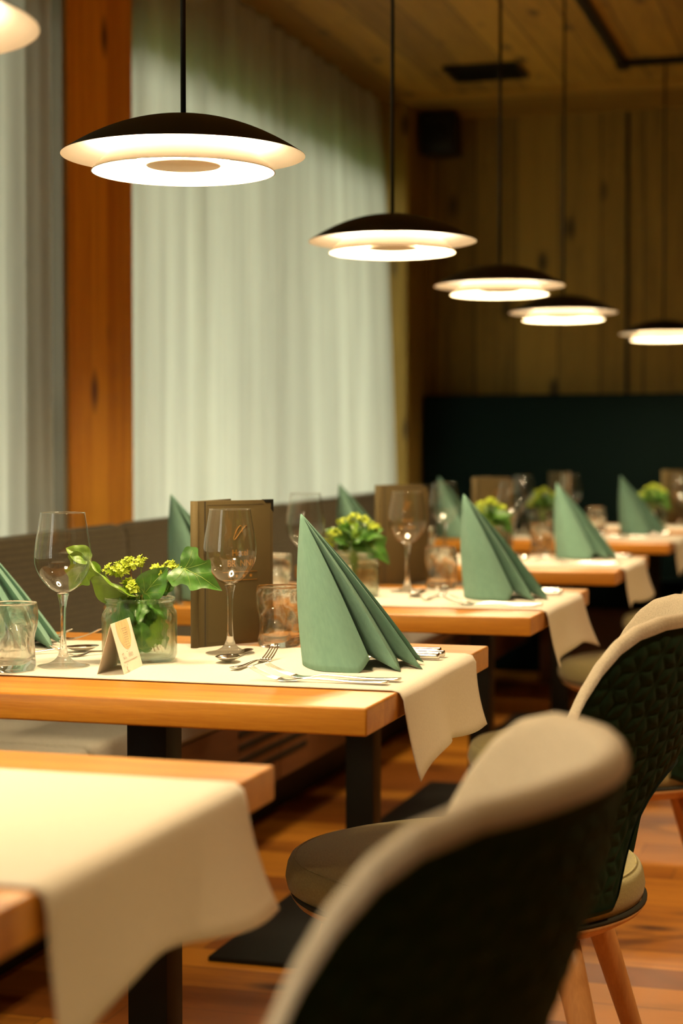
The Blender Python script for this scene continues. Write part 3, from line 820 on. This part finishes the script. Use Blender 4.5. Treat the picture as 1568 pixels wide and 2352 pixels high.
def frame(origin, tip, normal):
    """matrix with local y pointing base->tip, z about normal"""
    o = Vector(origin); y = (Vector(tip) - o).normalized(); n = Vector(normal); x = y.cross(n).normalized(); z = x.cross(y)
    return Matrix(((x.x, y.x, z.x, o.x), (x.y, y.y, z.y, o.y), (x.z, y.z, z.z, o.z), (0, 0, 0, 1)))
def blossom(parent, centre, rx, rz, count, seed, size=.0052):
    rd = random.Random(seed); V = []; F = []
    for _ in range(count):
        while True:
            d = Vector((rd.uniform(-1, 1), rd.uniform(-1, 1), rd.uniform(-1, 1)))
            if d.length < 1: break
        c = Vector(centre) + Vector((d.x * rx, d.y * rx * .8, d.z * rz))
        nrm = (d + Vector((0, -.4, .7)) + Vector((rd.uniform(-.6, .6), rd.uniform(-.6, .6), 0))).normalized()
        s = nrm.cross(Vector((0, 0, 1)) if abs(nrm.z) < .9 else Vector((1, 0, 0))).normalized(); u = nrm.cross(s); a0 = rd.uniform(0, 6); sz = size * rd.uniform(.7, 1.15)
        for k in range(5):
            a = a0 + k * 2 * math.pi / 5; e = s * math.cos(a) + u * math.sin(a); g = -s * math.sin(a) + u * math.cos(a); b = len(V)
            V += [c, c + e * sz * .55 + g * sz * .36 + nrm * sz * .25, c + e * sz + nrm * sz * .5, c + e * sz * .55 - g * sz * .36 + nrm * sz * .25]
            F.append((b, b+1, b+2, b+3))
    return mesh('blossom_cluster', V, F, M['lime'], parent, smooth=False)
def stemobj(parent, pts, r=.0013, m='stem'):
    V, F = tube(samp([Vector(p) for p in pts], 5), r, 6); return mesh('stem', V, F, M[m], parent)
# local frame of every posy: x = right in the photo, y = away, z = up, origin at jar base centre
def make_posy_main():
    t = empty('ivy_posy')
    # big ivy leaf leaning right
    leaf(t, .073, frame((.068, -.020, .142), (.131, -.030, .108), (.15, -1.0, .35)), m='leaf', seed=2, fold=.25, curl=.2)
    stemobj(t, [(.012, .0, .02), (.022, -.01, .07), (.036, -.014, .108), (.068, -.020, .142)])
    # dark centre leaf
    leaf(t, .058, frame((.006, -.012, .096), (.044, -.020, .140), (.1, -1.0, .15)), outline=SIMPLE, m='leaf', seed=5, fold=.3)
    stemobj(t, [(.0, .0, .03), (.004, -.005, .07), (.006, -.012, .098)], .0012)
    leaf(t, .046, frame((.045, -.004, .100), (.012, .012, .132), (.4, -.9, .2)), outline=SIMPLE, m='leaf', seed=9)
    # long bright leaf towards the left
    leaf(t, .094, frame((-.004, -.012, .096), (-.084, -.020, .139), (-.1, -.45, -.9)), outline=SIMPLE, m='leaf2', seed=1, fold=.55, curl=.25)
    # pale leaf seen behind the left wine glass
    leaf(t, .058, frame((-.082, -.004, .148), (-.108, .0, .106), (.2, -1.0, .3)), m='leaf2', seed=4, fold=.4)
    leaf(t, .040, frame((-.080, -.006, .150), (-.106, -.006, .168), (.0, -.8, .7)), outline=SIMPLE, m='leaf2', seed=6, fold=.4)
    stemobj(t, [(-.01, .0, .03), (-.03, .0, .09), (-.06, -.004, .135), (-.082, -.004, .148)])
    blossom(t, (-.034, -.010, .137), .020, .011, 60, 11)
    blossom(t, (-.014, -.010, .146), .016, .010, 45, 12)
    blossom(t, (.004, -.008, .150), .008, .007, 16, 13)
    blossom(t, (-.012, -.020, .112), .011, .009, 14, 14, .009)
    blossom(t, (.050, -.006, .142), .012, .007, 26, 15)
    blossom(t, (.030, -.006, .138), .008, .007, 9, 16, .008)
    for k, (x, z) in enumerate([(-.034, .132), (-.014, .140), (.004, .146), (-.012, .110), (.048, .138), (.030, .135)]):
        stemobj(t, [(x * .2, .004, .02), (x * .35, .0, .07), (x * .7, -.006, .112), (x, -.008, z)], .0009, 'redstem' if k % 2 else 'stem')
    # greenery pressed inside the jar
    rd = random.Random(3)
    for k in range(15):
        a = k * 2.4; r = .030 + .008 * (k % 2); x, y = r * math.cos(a), r * math.sin(a) * .9
        leaf(t, rd.uniform(.038, .050), frame((x * .55, y * .55, .085), (x, y, .035 + .02 * (k % 3)), (x + .01, y - .02, .1)), outline=(SIMPLE if k % 2 else LOBES), m=('leaf2' if k % 3 == 0 else 'leaf'), seed=20 + k, fold=.2)
    for k in range(8):
        a = k * .785 + .2; x, y = .041 * math.cos(a), .041 * math.sin(a); z0 = .012 + .012 * (k % 3)
        leaf(t, .048 + .006 * (k % 3), frame((x, y, z0), (x * .97 + .006 * math.sin(k), y * .97, z0 + .05), (x, y, .0)), outline=(LOBES if k % 2 else SIMPLE), m=('leaf2' if k % 3 == 1 else 'leaf'), seed=90 + k, fold=-.18, curl=.05)
    for k in range(7):
        a = k * 1.9; stemobj(t, [(.03 * math.cos(a), .03 * math.sin(a), .010), (.012 * math.cos(a + 1), .012 * math.sin(a + 1), .05), (.008 * math.cos(a), .008 * math.sin(a), .10)], .0013, 'redstem' if k % 3 == 0 else 'stem')
    return t
def make_posy_bushy():
    t = empty('ivy_posy'); rd = random.Random(31)
    for k in range(9):
        a = k * 2.399; r = .035 + .012 * (k % 3); x, y = r * math.cos(a), r * math.sin(a); z0 = .100 + .004 * k
        leaf(t, .058, frame((x * .3, y * .3, z0), (x, y, z0 + .03 - .008 * (k % 3)), (x, y - .03, .06)), outline=(LOBES if k % 2 else SIMPLE), m=('leaf' if k % 3 else 'leaf2'), seed=40 + k)
        stemobj(t, [(0, 0, .015), (x * .1, y * .1, .06), (x * .3, y * .3, z0)], .0013)
    leaf(t, .085, frame((.02, -.01, .125), (.068, -.02, .085), (.3, -.9, .3)), m='leaf', seed=61)
    for k, (x, y, z) in enumerate([(-.045, -.01, .135), (-.025, .0, .160), (.0, -.01, .172), (.022, .01, .165), (.045, -.005, .150), (-.058, .0, .115)]):
        blossom(t, (x, y, z), .016, .011, 34, 70 + k)
        stemobj(t, [(0, 0, .03), (x * .3, y * .3, .09), (x, y, z)], .0009)
    return t
def make_card():
    """tent card: ridge along local y, open ends at +-y; printed face towards +x"""
    t = empty('place_card'); h, b, l, th = .074, .0205, .110, .0005
    V = [(-b, 0, 0), (0, 0, h), (b, 0, 0), (b - th, 0, 0), (0, 0, h - .002), (-b + th, 0, 0)]
    V = V + [(x, l, z) for x, y, z in V]
    F = [(0, 1, 7, 6), (1, 2, 8, 7), (2, 3, 9, 8), (3, 4, 10, 9), (4, 5, 11, 10), (5, 0, 6, 11), (0, 5, 4, 1), (1, 4, 3, 2), (6, 7, 10, 11), (7, 8, 9, 10)]
    mesh('folded_card', V, F, M['card'], t, smooth=False)
    # point on the printed face: s along y 0..l, d down from the ridge
    sl = math.hypot(b, h); nx, nz = h / sl, b / sl
    def face(s, d, e=.0003): return (b * d / sl + nx * e, s, h - h * d / sl + nz * e)
    # wood-grain disc cut by the fold
    cs, cdp, rr = .057, .013, .031; pts = []
    for k in range(41):
        a = -math.asin(cdp / rr) + (math.pi + 2 * math.asin(cdp / rr)) * k / 40
        pts.append(face(cs + rr * 1.15 * math.cos(a), max(.0005, cdp + rr * math.sin(a))))
    mesh('printed_disc', pts, [tuple(range(len(pts)))], M['cardwood'], t, smooth=False)
    rd = random.Random(5); segs = []
    def stroke(pts, w=.00022, e=.0005):
        segs.append(tube([Vector(face(s, d, e)) for s, d in pts], w, 4))
    # faint lines of small type inside the disc
    for j in range(9):
        s0 = .048 + rd.uniform(-.003, .003); 
        for q in range(3): stroke([(s0 + q * .009, .012 + j * .0035), (s0 + .006 + q * .009, .012 + j * .0035)], .00022)
    a = mesh('printed_lines', *merge(segs), M['ink'], t); segs.clear()
    # handwriting above a ruled line, small sign and short rule below
    stroke([(.016, .0485), (.022, .047), (.026, .0475)], .0003)
    stroke([(.018, .056), (.020, .052), (.022, .057), (.025, .053), (.027, .0565), (.031, .053), (.033, .0565), (.037, .055)])
    stroke([(.045, .0475), (.0455, .0465)], .0006)
    stroke([(.048, .056), (.050, .050), (.053, .0485), (.054, .056), (.0565, .049), (.060, .0485), (.059, .056), (.063, .0500), (.066, .0495), (.0655, .056), (.069, .050), (.073, .050), (.072, .0555)])
    stroke([(.014, .0600), (.092, .0600)], .00028)
    stroke([(.012, .0655), (.014, .0650)], .0004); stroke([(.030, .064), (.031, .066)], .0004)
    stroke([(.022, .0695), (.025, .0670), (.027, .0690), (.023, .0725), (.028, .0725)], .0003)
    stroke([(.014, .0745), (.036, .0745)], .00026)
    mesh('handwriting', *merge(segs), M['ink'], t)
    return t
def make_menu(op=32):
    """standing menu folder: spine at origin, front cover along +x, back leaf opened by op degrees behind it"""
    t = empty('menu_folder'); W_, H_, T_ = .165, .245, .0028
    def cover(name, ang):
        c = box(name, (.006, -T_ / 2, .0004), (W_, T_ / 2, H_), M['menu'], t, bev=.0008)
        c.rotation_euler = (0, 0, R(ang)); return c
    fc = cover('front_cover', 0); bc = cover('back_cover', op)
    V, F = tube([(0, 0, .0004), (0, 0, H_)], .0065, 16); mesh('spine', V, F, M['menu'], t)
    pg = box('pages', (.008, -.003, .004), (W_ - .006, .003, H_ - .004), M['paper'], t); pg.rotation_euler = (0, 0, R(op - 4))
    # groove, stitching, metal corner, gold print on the front (facing -y)
    y = -T_ / 2 - .0003
    seg = []
    def dash(x0, z0, x1, z1, step=.0034):
        n = int(math.hypot(x1-x0, z1-z0) / step)
        for k in range(n):
            a, b = k / n, (k + .6) / n
            seg.append(tube([(x0+(x1-x0)*a, y, z0+(z1-z0)*a), (x0+(x1-x0)*b, y, z0+(z1-z0)*b)], .00035, 4))
    dash(.026, .006, .026, H_-.008); dash(W_-.005, .006, W_-.005, H_-.02); dash(.026, H_-.007, W_-.02, H_-.007); dash(.026, .006, W_-.005, .006)
    mesh('stitching', *merge(seg), M['stitch'], fc, smooth=False)
    boxes('hinge_groove', [((.0195, y, .001), (.0225, y + .0005, H_-.001))], M['stitch'], fc)
    c0 = W_ + .0006; zt = H_ + .0006; q = .022; w2 = .0055
    V = [(c0-q, zt), (c0, zt), (c0, zt-q), (c0-w2, zt-q+w2), (c0-w2, zt-w2), (c0-q+w2, zt-w2)]
    V = [(a, y-.0004, b) for a, b in V] + [(a, T_/2+.0007, b) for a, b in V]
    mesh('metal_corner', V, [tuple(range(6)), tuple(range(11, 5, -1))] + [(i, (i+1) % 6, (i+1) % 6+6, i+6) for i in range(6)], M['black'], fc, smooth=False)
    Mx = lambda x, z: Matrix.Translation((x, y, z)) @ Matrix.Rotation(R(90), 4, 'X')
    cx = .094
    text_mesh('gold_lettering', 'Hotel', .0150, M['gold'], fc, Mx(cx, .151))
    text_mesh('gold_lettering', 'BR  NNI', .0155, M['gold'], fc, Mx(cx, .133))
    seg = [tube([(cx-.036, y, z), (cx+.036, y, z)], .0004, 5) for z in (.1235, .1095)]
    # flourish above the lettering
    seg.append(tube([(cx-.002+.016*math.cos(a)*(.4+.1*a), y, .190+.012*math.sin(a*1.3)) for a in [k*.25 for k in range(26)]], .0005, 5))
    mesh('gold_rules', *merge(seg), M['gold'], fc)
    V = []; F = []
    for k in range(4):
        xx = cx - .0225 + k * .015; b = len(V)
        for j in range(10):
            r = .0038 if j % 2 == 0 else .0016; a = R(90 + 36 * j); V.append((xx + r * math.cos(a), y - .0001, .1165 + r * math.sin(a)))
        V.append((xx, y - .0001, .1165)); F += [(b+j, b+(j+1) % 10, b+10) for j in range(10)]
    mesh('gold_stars', V, F, M['gold'], fc, smooth=False)
    return t
def make_shaker():
    t = empty('salt_shaker')
    V, F = lathe([(.0001, .0005), (.018, .0005), (.020, .004), (.0195, .03), (.0165, .055), (.0160, .058), (.0001, .058)], 24); mesh('glass_body', V, F, M['jar'], t)
    V, F = lathe([(.0165, .056), (.0170, .060), (.0165, .070), (.012, .076), (.0001, .078)], 24); mesh('steel_cap', V, F, M['steel'], t)
    return t

P = dict(wine=make_wine(), tumbler=make_tumbler(), napkin=make_napkin(), fork=make_fork(), dfork=make_fork(.80), spoon=make_spoon(), knife=make_knife(),
         jar=make_jar(), card=make_card(), menu=make_menu(), posyA=make_posy_main(), posyB=make_posy_bushy(), shaker=make_shaker())
P['dfork'].name = 'dessert_fork'
used = set()
ZT0 = .7530   # top of the runner cloth
def place(key, x, y, rz, label, cat, group, z=ZT0, sc=None, tilt=None):
    if key in used: o = copy_tree(P[key])
    else: o = P[key]; used.add(key)
    o.location = (x, y, z); o.rotation_euler = (tilt or 0, 0, rz)
    if sc: o.scale = (sc, sc, sc)
    tag(o, label, cat, group); return o
YW = YAW
def setting(i, dx, dy, right=True, left=True, jit=0., nap=None, napl=None, wr=None, wl=None, menu=None, bush=False, jar=(0, 0)):
    rd = random.Random(100 + i); T = TN[i]; CSD = ', chair side of the ' + T; BSD = ', bench side of the ' + T
    j = lambda: rd.uniform(-jit, jit)
    X = lambda x: x + dx; Y = lambda y: y + dy
    if right:
        a = wr or (X(-.986), Y(2.646))
        place('wine', a[0], a[1], 0, 'clear stemmed wine glass' + CSD, 'wine glass', 'wine glasses')
        place('tumbler', X(-.944) + j(), Y(2.770) + j(), R(20), 'wavy glass water tumbler' + CSD, 'tumbler', 'water tumblers')
        a = nap or (X(-.832), Y(2.545))
        place('napkin', a[0], a[1], YW + j() * 4, 'sage green pointed folded napkin' + CSD, 'napkin', 'green folded napkins')
        place('fork', X(-.640), Y(2.350) + j(), R(1 + 80 * j()), 'front dinner fork near table edge' + CSD, 'fork', 'dinner forks')
        place('fork', X(-.632) + j(), Y(2.385), R(-2), 'dinner fork touching the napkin' + CSD, 'fork', 'dinner forks')
        for k, (yy, xe, w_) in enumerate([(2.655, -.640, 'nearest dinner knife by the napkin'), (2.690, -.640, 'middle one of three dinner knives'), (2.728, -.655, 'rearmost of three dinner knives')]):
            place('knife', X(xe), Y(yy), R(0), w_ + CSD, 'knife', 'dinner knives')
        place('spoon', X(-.966), Y(2.680), R(97), 'steel dessert spoon by wine glass' + CSD, 'spoon', 'dessert spoons')
        place('dfork', X(-.903), Y(2.438), R(-93), 'dessert fork crossing the spoon' + CSD, 'fork', 'dessert forks')
    if left:
        a = wl or (X(-1.170), Y(2.413))
        place('wine', a[0], a[1], 0, 'clear stemmed wine glass' + BSD, 'wine glass', 'wine glasses')
        place('tumbler', X(-1.222) + j(), Y(2.345) + j(), R(200), 'wavy glass water tumbler' + BSD, 'tumbler', 'water tumblers')
        a = napl or (X(-1.485), Y(2.630))
        place('napkin', a[0], a[1], YW + j() * 4, 'sage green pointed folded napkin' + BSD, 'napkin', 'green folded napkins')
        place('dfork', X(-1.14), Y(2.635), R(56), 'dessert fork behind the wine glass' + BSD, 'fork', 'dessert forks')
        place('spoon', X(-1.335), Y(2.500), R(222), 'steel dessert spoon beside the jar' + BSD, 'spoon', 'dessert spoons')
        place('fork', X(-1.52), Y(2.738), R(180), 'nearer dinner fork behind napkin' + BSD, 'fork', 'dinner forks')
        place('fork', X(-1.475), Y(2.766), R(180), 'farther dinner fork behind napkin' + BSD, 'fork', 'dinner forks')
    jx, jy = X(-1.088) + jar[0], Y(2.515) + jar[1]
    place('jar', jx, jy, YW + R(30), 'clear hexagonal glass jar on the ' + T, 'jar', 'glass jars')
    place('posyB' if bush else 'posyA', jx, jy, YW + (rd.uniform(-.6, .6) if bush else 0), 'ivy and lime blossom posy in the jar on the ' + T, 'plants', 'ivy posies', z=ZT0 + .007)
    place('card', X(-1.0615), Y(2.346), R(9), 'cream tent place card on the ' + T, 'place card', 'tent cards')
    m_ = menu or (X(-1.070), Y(2.702), 57)
    place('menu', m_[0], m_[1], R(m_[2]), 'brown linen menu folder standing on the ' + T, 'menu', 'menu folders')
setting(1, 0, 0)
setting(2, -.024, 1.272, jit=.003, nap=(-.866, 3.823), napl=(-1.50, 3.645), wr=(-1.024, 3.93), menu=(-1.155, 4.14, 54), bush=True)
setting(3, -.046, 2.70, jit=.003, nap=(-.915, 5.33), napl=(-1.52, 5.02), wr=(-1.07, 5.40), menu=(-1.22, 5.53, 50), bush=True, jar=(.03, 0))
setting(4, -.110, 4.30, jit=.003, nap=(-.94, 6.98), napl=(-1.57, 6.5), wr=(-1.13, 6.92), menu=(-1.17, 7.0, 90), bush=True, jar=(-.03, .02))
setting(5, .20, 5.12, jit=.003, left=False, menu=(-.87, 7.86, 57), bush=True)
place('shaker', -1.435, 3.50, 0, 'small glass salt shaker behind the focused jar, nearer the window', 'shaker', 'shakers', z=.7503)
place('shaker', -1.375, 3.515, R(20), 'small glass pepper shaker behind the focused jar, nearer the menu', 'shaker', 'shakers', z=.7503)
for o in list(COL.objects):
    if o.parent is None and o.type in ('MESH', 'EMPTY') and not o.get('kind') and not o.get('label'): bpy.data.objects.remove(o)
